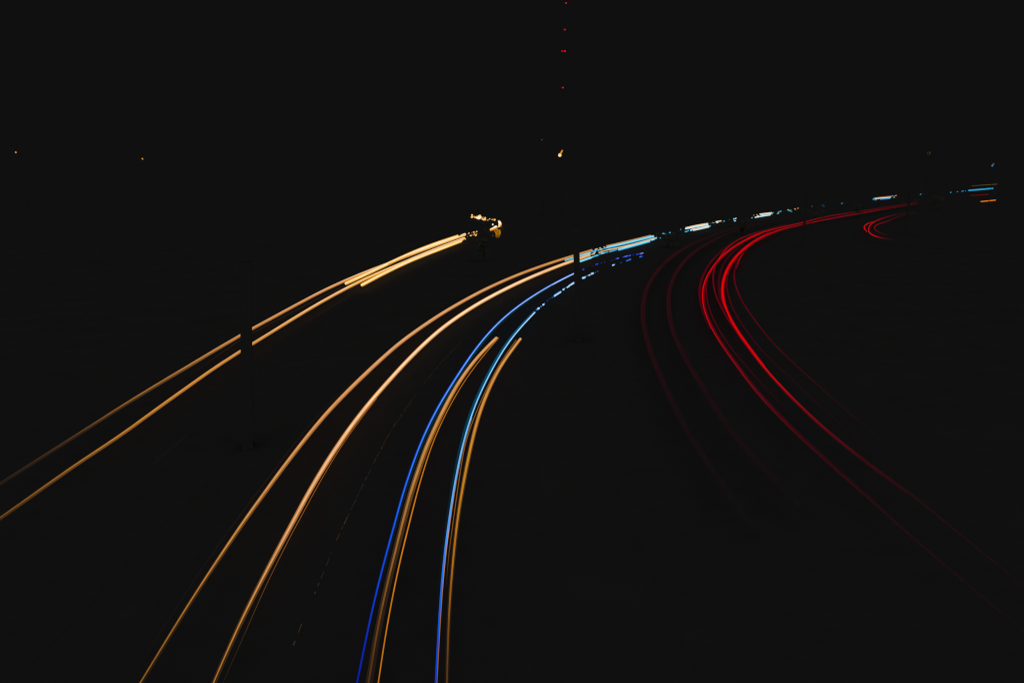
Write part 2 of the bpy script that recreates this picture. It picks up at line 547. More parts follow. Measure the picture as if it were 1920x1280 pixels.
shrub(1256, 434, 100, 3.0, 'dark shrub in the gap just right of the long cyan streaks')
shrub(1395, 406, 120, 2.4, 'dark shrub between the two short white and cyan streaks')
shrub(1535, 386, 150, 3.6, 'dark shrub where the far cyan lights thin out to dots')
shrub(1610, 379, 165, 3.0, 'dark shrub left of the far blue and white streak')
shrub(1760, 362, 200, 4.0, 'dark shrub between the last two far cyan streaks')
shrub(906, 440, 84, 1.6, 'dark shrub in the gap between amber streaks and ramp lights', 300)

# ------------------------------------------------------------------ headlight streaks, far-left road
def trail(name, label, cat='light trail', group=None):
    return tag(empty(name), label, cat, group)


G_HEAD = 'headlight streaks of oncoming vehicles'
G_TAIL = 'tail light streaks of departing vehicles'


def two_lamp_origin(t, pts, h=0.65):
    """set the thing's own origin on the road under its first lamp"""
    p = at(pts[0][0], pts[0][1], h)
    p.z = 0
    M = Matrix.Translation(-p)
    for c in t.children_recursive:
        c.data.transform(M)
    t.location = p


t = trail('headlight_trail', 'long pair of amber headlight streaks running off the left edge', group=G_HEAD)
c1 = [(0, (48, 33, 24)), (140, (88, 58, 30)), (240, (150, 98, 42)), (344, (182, 122, 62)), (449, (214, 148, 88)), (620, (232, 176, 124)), (720, (250, 208, 150)), (780, (255, 214, 158)), (872, (255, 224, 176))]
f1 = [(0, (36, 26, 20)), (140, (48, 33, 22)), (240, (70, 46, 26)), (344, (110, 72, 34)), (449, (170, 110, 50)), (620, (190, 122, 52)), (740, (222, 150, 60)), (872, (240, 170, 70))]
s = streak('streak', V1L, [(0, 1.8), (200, 2.3), (449, 3.7), (700, 3.6), (872, 2.6)], c1, t, key='x')
streak('fringe', V1L, [(0, 3.2), (344, 3.4), (449, 2.6), (872, 2.2)], f1, s, key='x', off=[(0, 3.2), (344, 2.6), (449, 2.0), (800, 1.5), (872, 1.2)])
streak('faint_strand', [(356, 703), (449, 638), (471, 625.5), (540, 589), (600, 558), (640, 539)], 1.3, [(360, (24, 19, 17)), (449, (46, 30, 22)), (640, (46, 30, 22))], s, key='x')
c2 = [(0, (112, 72, 28)), (100, (150, 98, 36)), (206, (186, 122, 46)), (300, (208, 142, 62)), (449, (222, 156, 88)), (560, (246, 192, 128)), (640, (250, 200, 146)), (720, (252, 206, 140)), (871, (255, 226, 176))]
f2 = [(0, (62, 40, 22)), (206, (122, 78, 30)), (344, (180, 112, 40)), (449, (186, 118, 48)), (640, (212, 142, 56)), (730, (246, 170, 30)), (800, (246, 166, 20)), (871, (246, 176, 60))]
s = streak('streak', V1R, [(0, 2.4), (206, 3.0), (449, 3.9), (700, 3.8), (871, 2.6)], c2, t, key='x')
streak('fringe', V1R, [(0, 3.6), (449, 2.6), (700, 2.4), (871, 2.6)], f2, s, key='x', off=[(0, 3.0), (344, 2.4), (449, 2.0), (871, 1.6)])
streak('faint_strand', [(530, 626), (600, 588), (660, 552), (706, 528)], 1.2, [(530, (24, 19, 17)), (620, (36, 24, 19)), (706, (24, 19, 17))], s, key='x')
two_lamp_origin(t, V1L)

t = trail('headlight_trail', 'short bright yellow pair of streaks overlapping the amber pair, blunt at their left ends', group=G_HEAD)
cy = [(640, (255, 222, 150)), (700, (255, 234, 182)), (800, (255, 240, 200)), (865, (255, 230, 180))]
fy = [(640, (236, 158, 40)), (760, (240, 164, 40)), (865, (246, 170, 30))]
for P in (V2L, V2R):
    s = streak('streak', P, [(640, 4.2), (760, 3.6), (865, 2.6)], cy, t, key='x', h=0.66)
    streak('fringe', P, [(640, 2.2), (865, 1.6)], fy, s, key='x', off=2.1, h=0.66)
    streak('fringe', P, [(640, 2.0), (865, 1.4)], fy, s, key='x', off=-2.0, h=0.66)
two_lamp_origin(t, V2L, .66)

# ------------------------------------------------------------------ ramp lights
t = trail('ramp_lights', 'cluster of bright amber flashes bent round a hairpin ramp', group=None)
AM, AW, AO = (255, 200, 116), (255, 240, 208), (222, 132, 28)
beads = [(885, 403.3, 3.6, 1, AM), (885, 407, 4.2, 2, AM), (888.5, 406, 2.4, 2, AO), (891.6, 407.5, 3.6, 3, AM), (894.5, 406, 3.4, 2, AO), (895.5, 408.5, 4.6, 2, AW), (898.2, 408.2, 7.4, 2, AW), (899.2, 405.2, 5.4, 2, AM),
         (901.5, 407.5, 4, 1, AM), (904.8, 410.5, 3.8, 1.4, AM), (905.5, 407.5, 2.2, 1, AO), (909.6, 408.5, 3.6, .8, AM), (908.5, 411.6, 4.2, 3, AM), (911, 412.6, 2.2, 1, AO), (914.8, 412.8, 2.2, .6, AM), (918, 410.6, 2.2, 1.4, AM),
         (922.8, 411.8, 2.4, .8, AM), (927.3, 412.3, 3.8, 1.2, AM), (926, 410.6, 1.6, .6, AO), (928.6, 410.9, 1.8, .6, AO), (924, 421, 3.8, .4, AW),
         (879.3, 437.4, 2.6, .8, AM), (882.6, 441.7, 2.8, 2, AM), (888.2, 435.2, 2.6, 2, AM), (890.6, 436, 1.8, 1.6, AO), (893.8, 434.2, 2.4, 1.4, AM), (887, 440.6, 1.8, 1.4, AO), (889.6, 439.2, 2.0, 2, AM), (892, 441.2, 3.0, 2, AM), (894, 438.6, 2.0, 1, AO),
         (884.6, 437, 1.4, .5, AO), (876, 438.8, 1.4, .5, (150, 95, 40)), (866.8, 450.2, 3.0, 1.6, AM), (872.7, 448.2, 2.4, .6, AM), (876.5, 443.5, 1.3, .4, AO), (924, 441.8, 1.8, .6, (130, 85, 50)), (905.5, 418.8, 2.0, 1, (48, 26, 18)), (909.3, 428.7, 1.5, .5, (84, 50, 30)), (894.6, 450.5, 2.2, 2, (44, 26, 18))]
for b in beads:
    glint('glint', b[0], b[1], b[2] * .86, b[3] * .8, b[4], t, ang=-.3)
glint('glint', 868, 441.3, 5.0, 8, (255, 214, 150), t, ang=-.45)
s = streak('streak', [(934.6, 414.6), (937, 416.8), (938.2, 420), (936.8, 423), (934.6, 425.2)], [(0, 2.4), (.25, 5.0), (.6, 5.6), (1, 2.4)], [(0, AM), (.4, (255, 250, 235)), (.7, (255, 240, 205)), (1, AM)], t, key='t', step=1.5, smooth=1)
streak('fringe', [(935.6, 413.8), (939.3, 417), (940.4, 420.4), (938.6, 424)], 2.6, AO, s, key='t', step=1.5, smooth=1)
s = streak('streak', [(920.4, 430.4), (925, 428.2), (930, 425.6)], [(0, 4.2), (.5, 3.8), (1, 5.6)], [(0, (255, 220, 160)), (.5, AW), (1, (255, 250, 235))], t, key='t', step=1.5, smooth=1)
streak('fringe', [(919.8, 432), (926, 430), (932, 427)], 2.6, AO, s, key='t', step=1.5, smooth=1)
two_lamp_origin(t, [(920, 430)])

# warning board on the outside of the ramp bend, lit by the headlights
bp_ = at(932.2, 447.5, 0.0)
wb = empty('warning_board', bp_, math.radians(-4))
out_ = [(-.5, 1.32), (-.12, 1.58), (.56, 1.42), (.60, .82), (.34, .24), (-.16, .10), (-.30, .42), (-.26, .86)]
pv = [(x, -.02, z) for x, z in out_] + [(x, .02, z) for x, z in out_]
pf = [tuple(range(8)), tuple(reversed(range(8, 16)))] + [(k, 8 + k, 8 + (k + 1) % 8, (k + 1) % 8) for k in range(8)]
mesh_obj('panel', pv, pf, M_AMBER, wb)
for k in range(4):
    z0 = .16 + k * .29
    mesh_obj('stripe', [(-.22, -.024, z0 + .1), (.36, -.024, z0 + .30), (.36, -.024, z0 + .36), (-.22, -.024, z0 + .16)], [(0, 1, 2, 3)], M_BLACKB, wb)
for sx in (-.1, .25):
    Shape().tube([(sx, .06, 0), (sx, .06, 1.3)], .035, 8).build('post', M_STEEL, wb)
tag(wb, 'amber striped bend board glowing in headlights below the ramp lights', 'sign')
ld = bpy.data.lights.new('headlight_beam', 'SPOT')
ld.energy = 300
ld.color = (1, .82, .45)
ld.spot_size = math.radians(24)
ld.spot_blend = 1.0
ld.shadow_soft_size = .1
lo = bpy.data.objects.new('headlight_beam', ld)
COL.objects.link(lo)
lp = bp_ + Vector((-2.0, -4.0, .75))
lo.location = lp
lo.rotation_euler = (bp_ + Vector((.22, 0, 1.12)) - lp).to_track_quat('-Z', 'Y').to_euler()

# ------------------------------------------------------------------ middle road, oncoming
t = trail('headlight_trail', 'long pair of peach orange headlight streaks sweeping up to the middle column', group=G_HEAD)
cbl = [(440, (205, 150, 92)), (470, (208, 148, 88)), (490, (212, 150, 86)), (560, (220, 162, 108)), (640, (220, 164, 114)), (760, (216, 154, 98)), (900, (210, 146, 84)), (1000, (202, 136, 68)), (1100, (178, 114, 42)), (1200, (152, 96, 30)), (1290, (138, 86, 28))]
fbl = [(440, (160, 100, 40)), (560, (190, 122, 62)), (760, (176, 108, 44)), (900, (140, 88, 36)), (1000, (98, 62, 26)), (1100, (58, 38, 22)), (1200, (42, 30, 20)), (1290, (34, 25, 19))]
wbl = [(440, 2.2), (490, 3.2), (560, 4.4), (660, 5.4), (800, 5.2), (960, 4.4), (1100, 3.4), (1290, 2.6)]
s = streak('streak', BL, wbl, cbl, t)
streak('fringe', BL, [(480, 1.6), (700, 2.6), (900, 3.2), (1100, 3.8), (1290, 4.4)], fbl, s, off=[(480, 1.6), (700, 2.6), (960, 3.0), (1290, 3.2)])
streak('fringe', BL, [(480, 1.4), (700, 1.8), (1290, 1.8)], fbl, s, off=[(480, -1.5), (700, -2.5), (960, -2.2), (1290, -1.6)])
streak('streak', BL2, 1.8, [(440, (196, 140, 84)), (465, (214, 152, 90))], t)
streak('faint_strand', BLT, 1.2, [(700, (28, 21, 18)), (900, (40, 27, 20)), (1050, (32, 23, 18)), (1266, (22, 19, 17))], s)
cbr = [(440, (236, 180, 128)), (480, (246, 192, 142)), (540, (255, 226, 192)), (640, (255, 222, 184)), (740, (250, 210, 168)), (860, (240, 190, 146)), (980, (228, 168, 120)), (1080, (212, 146, 86)), (1180, (192, 124, 50)), (1290, (166, 104, 36))]
fbr = [(440, (200, 130, 60)), (540, (222, 150, 72)), (700, (206, 132, 56)), (860, (196, 126, 58)), (980, (168, 108, 46)), (1100, (96, 62, 28)), (1200, (58, 38, 22)), (1290, (48, 32, 20))]
s = streak('streak', BR, [(480, 3.4), (540, 4.2), (660, 4.8), (860, 5.0), (980, 4.6), (1100, 3.6), (1290, 2.4)], cbr, t)
streak('fringe', BR, [(480, 1.8), (640, 2.2), (860, 3.0), (1290, 4.6)], fbr, s, off=[(480, 1.9), (640, 2.6), (860, 3.2), (1290, 3.4)])
streak('fringe', BR, [(480, 1.6), (640, 1.8), (860, 2.2), (1290, 3.0)], fbr, s, off=[(480, -1.8), (640, -2.6), (860, -3.2), (1290, -2.6)])
streak('streak', BR2, 2.4, (246, 192, 142), t)
streak('thin_strand', BRT, 1.5, [(740, (150, 84, 22)), (980, (148, 84, 20)), (1090, (110, 62, 20)), (1200, (58, 38, 20)), (1280, (36, 26, 18))], s)
for g in [(1115, 473.4, 2, 3), (1112, 476.2, 2.2, 5), (1126, 472.5, 2.2, 6), (1130, 471, 2, 5), (1118, 467, 1.8, 4), (1125, 465, 1.6, 3), (1133, 463, 1.6, 2), (1135, 469.8, 2, 3)]:
    glint('glint', g[0], g[1], g[2], g[3], (238, 184, 130), t, ang=-.27)
two_lamp_origin(t, BL)

t = trail('headlight_trail', 'pair of pale cyan streaks wedged between orange ones right of the middle column', group=G_HEAD)
CY, CYD, CYB = (128, 224, 246), (40, 150, 200), (60, 190, 230)
s = streak('streak', CL1, 3.2, [(474, CY), (488, (96, 204, 226))], t)
s = streak('streak', CL2, 3.8, CY, t)
streak('fringe', CL2, 1.4, CYD, s, off=2.0)
s = streak('streak', CR1, 3.6, CY, t)
s = streak('streak', CR2, 3.2, CY, t)
streak('fringe', CR2, 1.4, CYD, s, off=1.8)
for g in [(1112, 471.5, 3, 5), (1116, 470, 3.4, 3), (1122, 469, 2, 2), (1127, 467.6, 2.4, 4), (1133, 466, 2.6, 3), (1138, 464.3, 2.6, 4), (1118, 479.2, 3.2, 6), (1111, 481.8, 2.2, 4), (1124, 476.6, 1.6, 2), (1130, 474.8, 2.4, 6), (1137, 473, 2, 5), (1145, 471.3, 2.2, 6), (1150, 469.8, 3, 5), (1155, 468.3, 2.6, 3), (1224, 449.5, 2.4, 5), (1229, 447.6, 2, 4), (1238, 446.2, 1.4, 1)]:
    glint('glint', g[0], g[1], g[2], g[3], random.choice((CY, CYB, (50, 170, 225))), t, ang=-.27)
two_lamp_origin(t, CL1)

t = trail('headlight_trail', 'pair of electric blue headlight streaks in the lane right of the dashed line', group=G_HEAD)
cdl = [(505, (172, 204, 255)), (560, (166, 204, 255)), (640, (122, 178, 255)), (760, (84, 146, 255)), (900, (40, 112, 250)), (1000, (20, 92, 236)), (1100, (16, 66, 212)), (1200, (12, 44, 186)), (1290, (10, 30, 168))]
s = streak('streak', DL, [(510, 1.9), (600, 2.3), (800, 2.6), (1000, 2.8), (1290, 2.4)], cdl, t)
streak('fringe', DL, [(510, 1.4), (700, 1.8), (1000, 1.4)], [(510, (22, 84, 232)), (700, (16, 80, 226)), (1000, (12, 54, 180)), (1290, (8, 26, 120))], s, off=[(510, -1.2), (700, -1.7), (1000, -1.6)])
streak('halo', DL[4:-2], [(520, 1.8), (640, 4.0), (800, 4.6), (1100, 4.2)], [(520, (20, 52, 74)), (640, (4, 46, 62)), (800, (10, 40, 52)), (980, (17, 26, 32)), (1100, (16, 17, 18))], s, off=[(520, 1.4), (640, 2.6), (800, 3.2), (1100, 3.2)])
cdr = [(560, (176, 226, 255)), (640, (146, 214, 255)), (760, (120, 196, 255)), (900, (100, 178, 255)), (1000, (70, 148, 246)), (1080, (30, 116, 238)), (1160, (12, 88, 222)), (1290, (6, 56, 200))]
s = streak('streak', DR, [(580, 2.2), (700, 2.6), (850, 3.0), (1000, 3.4), (1290, 3.0)], cdr, t)
streak('halo', DR[2:], [(580, 2.6), (660, 4.2), (800, 5.0), (1000, 4.6)], [(580, (14, 84, 140)), (660, (4, 78, 116)), (800, (4, 58, 78)), (900, (12, 38, 48)), (1000, (16, 24, 28)), (1120, (16, 17, 18))], s, off=[(580, -1.9), (660, -3.0), (800, -3.9), (1000, -3.8)])
streak('thin_strand', DR[:9], [(780, 1.0), (1000, 1.4), (1290, 1.3)], [(780, (150, 100, 50)), (900, (150, 104, 66)), (1000, (196, 144, 104)), (1120, (170, 110, 74)), (1290, (150, 90, 44))], s, off=[(780, 2.3), (1290, 2.7)])
BLU, BLW, BLD = (40, 120, 220), (170, 220, 255), (40, 70, 220)
for g in [(1006.5, 580.5, 2.6, 2, BLU), (1009.5, 578.3, 3.4, 3, BLW), (1014.3, 574.6, 2.6, 1.4, BLU), (1018.8, 571, 3.2, 1.6, BLW), (1021, 568.6, 1.6, 1, BLU), (1026.5, 563.6, 1.6, 1.4, (20, 70, 170)), (1030, 559.5, 1.3, 3, (16, 50, 96)), (1036, 557.3, 2, 3, (16, 80, 150)),
          (1056.6, 542.6, 3.0, 2, BLW), (1058.5, 540.4, 2, 2, BLU), (1065, 537.8, 2.6, 4, BLW), (1069, 534.6, 2.6, 5, BLW), (1074.8, 531, 3.2, 8, BLW),
          (1094.6, 520.6, 3.6, 4, BLW), (1098, 518.2, 2, 2, BLU), (1102, 516.6, 1.8, 2, BLU), (1105, 515.8, 2.4, 2.6, BLW), (1110.5, 512.8, 3.2, 3.6, BLW), (1116, 510.8, 1.5, .6, BLU), (1120.6, 508.8, 1.5, .6, BLU),
          (1150, 496.8, 2.4, 3, BLW), (1153, 495.6, 1.5, 1, BLD), (1164.6, 492.3, 1.3, .5, BLU), (1176, 488.6, 1.8, 3, BLU), (1180.5, 486.8, 2.4, 4, BLU), (1201.5, 481.2, 2.2, 4, BLU),
          (1093.8, 505.2, 2.8, 1.4, BLD), (1111.8, 498.2, 1.4, .8, (30, 30, 130)), (1119, 495.3, 2.4, 3.4, BLD), (1127.4, 492.9, 1.3, .5, BLD), (1133.8, 491.3, 1.2, .4, BLD), (1145, 488.4, 1.2, 2, (20, 30, 120)), (1149, 487.2, 1.2, 2.5, (20, 40, 110)),
          (1155.5, 485, 1.8, 1.4, BLD), (1158.5, 484.2, 2, 2.4, (100, 110, 250)), (1170, 481.4, 1.8, 4, BLD), (1174, 480.4, 2, 5, (90, 110, 245)), (1180.5, 479.2, 2, 3.6, (70, 90, 240)), (1187.5, 477.6, 1.5, 2, (20, 40, 150)), (1196, 476.4, 1.8, 6, BLD), (1203.3, 475, 2.3, 5, (110, 120, 245))]:
    glint('glint', g[0], g[1], g[2], g[3], g[4], t, ang=-.5 if g[0] < 1080 else -.32)
s = streak('streak', [(1039.5, 555), (1046, 550.8), (1051.5, 547.2)], 2.6, BLW, t, step=3)
streak('fringe', [(1039, 553), (1045, 549), (1051, 545.4)], 1.8, (20, 110, 190), s, step=3)
two_lamp_origin(t, DL)

t = trail('headlight_trail', 'pair of brownish orange streaks beside the blue ones, ending abruptly halfway up', group=G_HEAD)
cel = [(632, (226, 166, 108)), (700, (216, 154, 92)), (800, (204, 142, 74)), (900, (184, 126, 60)), (980, (164, 110, 48)), (1060, (138, 92, 38)), (1160, (106, 66, 28)), (1290, (72, 45, 22))]
fel = [(632, (190, 118, 50)), (700, (176, 106, 30)), (800, (150, 94, 28)), (900, (110, 70, 26)), (980, (76, 48, 26)), (1100, (46, 31, 22)), (1290, (30, 22, 18))]
s = streak('streak', EL, [(632, 4.0), (760, 5.2), (900, 4.6), (1060, 3.6), (1290, 3.6)], cel, t)
streak('fringe', EL, [(632, 1.6), (760, 2.8), (900, 4.0), (1000, 4.8), (1290, 6.0)], fel, s, off=[(632, 2.0), (760, 3.2), (900, 4.2), (1000, 4.6), (1290, 5.0)])
streak('fringe', EL, [(632, 1.4), (760, 2.0), (900, 3.0), (1290, 4.4)], [(632, (150, 98, 50)), (760, (120, 82, 52)), (900, (92, 66, 42)), (1000, (60, 42, 28)), (1290, (40, 28, 19))], s, off=[(632, -2.0), (760, -2.8), (1000, -3.4), (1290, -3.6)])
streak('thin_strand', ELT, [(632, 1.5), (800, 2.0), (1000, 2.6), (1290, 2.4)], [(632, (170, 104, 30)), (760, (176, 106, 16)), (900, (196, 116, 14)), (1000, (206, 122, 16)), (1290, (190, 112, 12))], s)
cer = [(632, (222, 156, 86)), (720, (212, 144, 68)), (800, (206, 138, 50)), (900, (194, 128, 34)), (980, (184, 118, 26)), (1060, (172, 106, 18)), (1120, (146, 90, 20)), (1200, (108, 66, 20)), (1290, (84, 52, 20))]
s = streak('streak', ER, [(632, 4.2), (760, 5.0), (900, 4.6), (1000, 4.0), (1290, 3.4)], cer, t)
fer = [(632, (150, 92, 34)), (760, (140, 86, 30)), (900, (96, 60, 24)), (1000, (58, 40, 22)), (1100, (40, 29, 19)), (1290, (27, 21, 17))]
streak('fringe', ER, [(632, 1.4), (900, 2.4), (1290, 2.8)], fer, s, off=[(632, 2.0), (760, 2.6), (1290, 2.6)])
streak('fringe', ER, [(632, 1.4), (900, 2.2), (1290, 3.0)], fer, s, off=[(632, -2.0), (760, -2.6), (1290, -2.8)])
streak('thin_strand', ERT, 1.5, [(636, (140, 90, 40)), (800, (142, 90, 36)), (980, (150, 84, 16)), (1040, (110, 62, 16)), (1097, (30, 22, 17))], s)
two_lamp_origin(t, EL)

# ------------------------------------------------------------------ far oncoming flashes between the shrubs
WA, WC, OR = (246, 214, 170), (190, 232, 246), (214, 140, 60)
def far_flash(label, pieces, beads=()):
    t = trail('far_headlight_trail', label, group='far headlight streaks seen between shrubs')
    for p in pieces:
        streak('streak', p[0], p[1], p[2], t, step=4, smooth=0)
    for b in beads:
        glint('glint', b[0], b[1], b[2] * .84, b[3] * .9, b[4], t, ang=-.2)
    p0 = pieces[0][0] if pieces else [(beads[0][0], beads[0][1])]
    two_lamp_origin(t, p0)


far_flash('two thick parallel white and cyan bars, nearest the long cyan streaks',
          [([(1286, 427.2), (1307, 422.6), (1327, 419.2)], 2.4, WA), ([(1285.5, 429), (1307, 424.9), (1327, 421.4)], 2.6, WC), ([(1297, 430.2), (1313, 427), (1329, 423.4)], 2.0, WA), ([(1300, 431.8), (1314, 428.9), (1329, 425.3)], 2.4, WC)],
          [(1243.5, 438, 2.4, 3, CYB), (1256, 436, 2.2, 2, CYB), (1247, 438.4, 1.4, 1.4, CYD), (1262, 440, 1.3, .8, (30, 110, 160)), (1251, 440.6, 1.2, .6, (20, 80, 110)), (1276.3, 430.2, 1.8, .8, CYB), (1286.6, 434.2, 2.6, 4, CYB), (1290.5, 432.6, 2, 2, CYB), (1296, 431.4, 3.2, 2, WC), (1331.5, 423.8, 2.2, 1.4, CYB), (1331.5, 419, 1.4, 1, (40, 90, 120))])
far_flash('small amber and blue flashes just right of the thick white bars',
          [([(1342.5, 416), (1347, 415), (1352, 414.3)], 2.2, WA)],
          [(1345, 417.4, 2.0, 3, WC), (1336.5, 417.3, 1.6, 1, OR), (1338.8, 418, 1.6, 2, CYD), (1334, 418.6, 1.3, 1, (40, 90, 120)), (1357.6, 414.7, 1.9, 1.6, CYB), (1355, 418, 1.2, .8, (90, 60, 30)), (1367.4, 411.6, 1.2, 1, (110, 76, 40)), (1377.6, 410.4, 2.4, 5, CY), (1379.5, 409, 1.4, 3, OR), (1378, 414.2, 2.0, 3, WC), (1339, 422, 1.2, .8, (60, 44, 28))])
far_flash('slimmer white and cyan bars in the middle of the far stream',
          [([(1424.5, 401.4), (1436, 400.1), (1446.5, 398.8)], 2.0, WA), ([(1426, 403), (1436, 401.6), (1446, 400.4)], 1.5, WC), ([(1416, 407.6), (1430, 405.2), (1444, 403)], 2.2, WC), ([(1428, 404.4), (1437, 403.3)], 1.2, WA)],
          [(1410, 408.5, 2.0, 1.6, CYB), (1413.4, 403.6, 1.6, 1, OR), (1419.5, 402.8, 1.8, 2, OR), (1421, 405.2, 2.0, 3, WA), (1449.4, 399, 1.8, 1.6, CYB), (1447.6, 401.4, 1.8, 1.6, OR), (1458.8, 400.2, 2.2, 3, CYB), (1460, 397, 1.4, 1.6, OR), (1463.6, 396.2, 1.9, 2.4, CYB), (1460.4, 398.6, 1.3, 1, CYD), (1470, 397, 1.1, .6, (60, 44, 28))])
far_flash('scatter of amber and blue dots beyond the slim white bars', [],
          [(1477.6, 393.4, 1.9, 2.6, OR), (1481.4, 394.8, 2.3, 3, CYB), (1484, 396.8, 1.8, 1.8, CYD), (1479, 395.6, 1.4, 1, CYD), (1490.6, 391.7, 2.0, 2, OR), (1496.2, 390.6, 1.9, 1.6, OR), (1492, 393, 1.4, 1, CYD), (1506.6, 393.6, 1.1, .6, (50, 50, 40)), (1522.4, 386.9, 1.5, .8, (150, 104, 40)), (1542.5, 385, 1.4, 2, (40, 90, 120)), (1545, 387, 1.3, 1.6, (40, 90, 120)), (1578.4, 381.6, 1.9, 1.8, (50, 140, 180)), (1581, 380, 1.1, .8, (30, 70, 90))])
far_flash('short white and blue bar with an amber edge above the red streaks',
          [([(1639, 371.3), (1658, 369), (1675, 367.6)], 1.3, (170, 116, 50)), ([(1641, 372.6), (1655, 371.2), (1670, 369.9)], 1.9, (226, 226, 214)), ([(1651, 373.8), (1660, 373), (1668, 372.4)], 1.8, (40, 140, 210))],
          [(1638.4, 373.4, 2.0, 3, CYB), (1642, 375, 1.8, 4, (30, 130, 210)), (1676.5, 370, 1.8, 2, CYB), (1679.5, 366.8, 1.7, 3, OR), (1673, 367.4, 1.5, 2, OR)])
far_flash('last cyan streak near the right edge with dots leading to it',
          [([(1817, 357.2), (1840, 355.2), (1861, 353.4)], 2.8, (42, 160, 205))],
          [(1726.2, 364.4, 1.8, 1.8, (50, 150, 180)), (1733.4, 364, 1.2, .6, (40, 50, 55)), (1782.7, 360.8, 1.6, 1.2, CYB), (1795.2, 359.6, 1.6, 1.4, CYD), (1805, 358.6, 1.9, 3, CYD), (1810.5, 358, 1.3, 1, CYD), (1789, 352.6, 1, .5, (40, 32, 26)), (1800.5, 351.8, 1, .5, (40, 32, 26))])
far_flash('dim brown streak above the last cyan one at the right edge', [([(1822, 348.8), (1845, 347), (1869, 345.4)], 1.4, [(345, (96, 74, 50)), (349, (70, 54, 40))])])

# ------------------------------------------------------------------ tail lights, right road
t = trail('tail_light_trail', 'brightest pair of scarlet tail light streaks sweeping round the right bend', group=G_TAIL)
DK = (17, 16, 16)
cgl = [(378, (40, 14, 18)), (386, (60, 12, 18)), (396, (98, 10, 20)), (420, (160, 8, 20)), (440, (210, 4, 14)), (470, (226, 2, 10)), (530, (226, 4, 14)), (590, (205, 6, 18)), (640, (176, 6, 20)), (690, (140, 8, 20)), (740, (104, 10, 20)), (790, (72, 10, 19)), (850, (54, 11, 18)), (920, (44, 13, 18)), (1000, (34, 14, 17)), (1080, (27, 15, 16)), (1160, (22, 15, 16)), (1200, (19, 16, 16))]
s = streak('streak', G1L, [(378, 1.8), (420, 1.6), (460, 2.0), (540, 2.0), (680, 1.8), (800, 3.4), (1200, 5)], cgl, t, h=.85)
streak('band', G1L[9:-5], [(440, 1.6), (480, 2.6), (540, 3.2), (620, 3.2), (760, 4.2)], [(440, (170, 4, 16)), (480, (120, 4, 16)), (560, (98, 5, 17)), (640, (96, 6, 18)), (700, (84, 9, 18)), (780, (56, 10, 18)), (860, (36, 13, 17)), (920, (24, 15, 16))], s, h=.85, off=[(440, -1.4), (480, -2.1), (560, -2.5), (700, -2.6), (800, -3.4)])
cgr = [(380, (44, 14, 18)), (388, (66, 12, 20)), (400, (116, 9, 20)), (425, (170, 6, 20)), (445, (225, 3, 12)), (480, (244, 2, 8)), (600, (244, 2, 8)), (680, (238, 4, 12)), (720, (200, 8, 18)), (770, (140, 10, 20)), (815, (96, 12, 20)), (865, (64, 12, 19)), (920, (48, 13, 18)), (990, (37, 14, 17)), (1050, (30, 15, 16)), (1115, (22, 15, 16))]
s = streak('streak', G1R, [(380, 1.6), (430, 1.8), (470, 2.0), (540, 2.2), (620, 2.2), (720, 2.0), (900, 2.2), (1115, 3)], cgr, t, h=.85)
streak('band', G1R[8:-4], [(440, 1.4), (540, 2.0), (700, 2.4), (900, 3.4)], [(430, (130, 4, 16)), (480, (176, 3, 12)), (560, (186, 3, 12)), (660, (140, 5, 16)), (720, (120, 8, 18)), (780, (84, 10, 18)), (860, (48, 12, 18)), (960, (28, 14, 16)), (980, (20, 15, 16))], s, h=.85, off=[(440, 1.4), (540, 2.1), (700, 2.3), (900, 3.0)])
streak('band', G1R[8:-9], [(440, 1.3), (540, 1.9), (700, 1.5)], [(430, (140, 4, 16)), (480, (176, 3, 12)), (600, (170, 3, 12)), (700, (140, 5, 16)), (780, (60, 8, 18))], s, h=.85, off=[(440, -1.4), (540, -2.0), (700, -1.9)])
streak('band', G1R[:10], 1.4, [(380, (44, 13, 18)), (400, (92, 10, 18)), (425, (120, 6, 18)), (450, (150, 4, 16))], s, h=.85, off=[(390, 1.7), (450, -2.2)])
two_lamp_origin(t, list(reversed(G1L)), .85)

t = trail('tail_light_trail', 'thin dark red pair with one strand far inside the right bend', group=G_TAIL)
streak('streak', G2L, [(420, 1.4), (520, 2.6), (640, 2.4)], [(420, (60, 10, 18)), (445, (130, 5, 18)), (475, (170, 4, 16)), (505, (120, 4, 17)), (560, (100, 5, 17)), (640, (90, 6, 17))], t, h=.83)
streak('streak', G2R, [(430, 1.6), (520, 2.6), (640, 2.0), (850, 2.0)], [(430, (60, 10, 18)), (470, (76, 7, 18)), (540, (92, 6, 18)), (620, (78, 7, 18)), (700, (56, 10, 18)), (770, (34, 13, 17)), (846, (20, 15, 16))], t, h=.83)
streak('streak', G5, [(450, 2.0), (503, 1.6)], [(450, (190, 3, 14)), (490, (160, 4, 16)), (503, (110, 6, 18))], t, h=.83)
two_lamp_origin(t, list(reversed(G2L)), .83)
t = trail('tail_light_trail', 'faint maroon pair hugging the inner sides of the brightest red streaks', group=G_TAIL)
streak('streak', G3L, [(480, 1.6), (560, 2.4), (780, 2.4)], [(485, (90, 5, 16)), (560, (84, 6, 17)), (620, (72, 7, 18)), (700, (44, 11, 18)), (783, (20, 15, 16))], t, h=.83)
streak('streak', G3R, [(480, 1.6), (560, 2.4), (780, 3.0)], [(485, (96, 5, 16)), (560, (78, 6, 18)), (620, (56, 9, 18)), (690, (36, 12, 17)), (790, (22, 15, 16)), (850, DK)], t, h=.83)
two_lamp_origin(t, list(reversed(G3L)), .83)
t = trail('tail_light_trail', 'faint maroon pair hugging the outer sides of the brightest red streaks', group=G_TAIL)
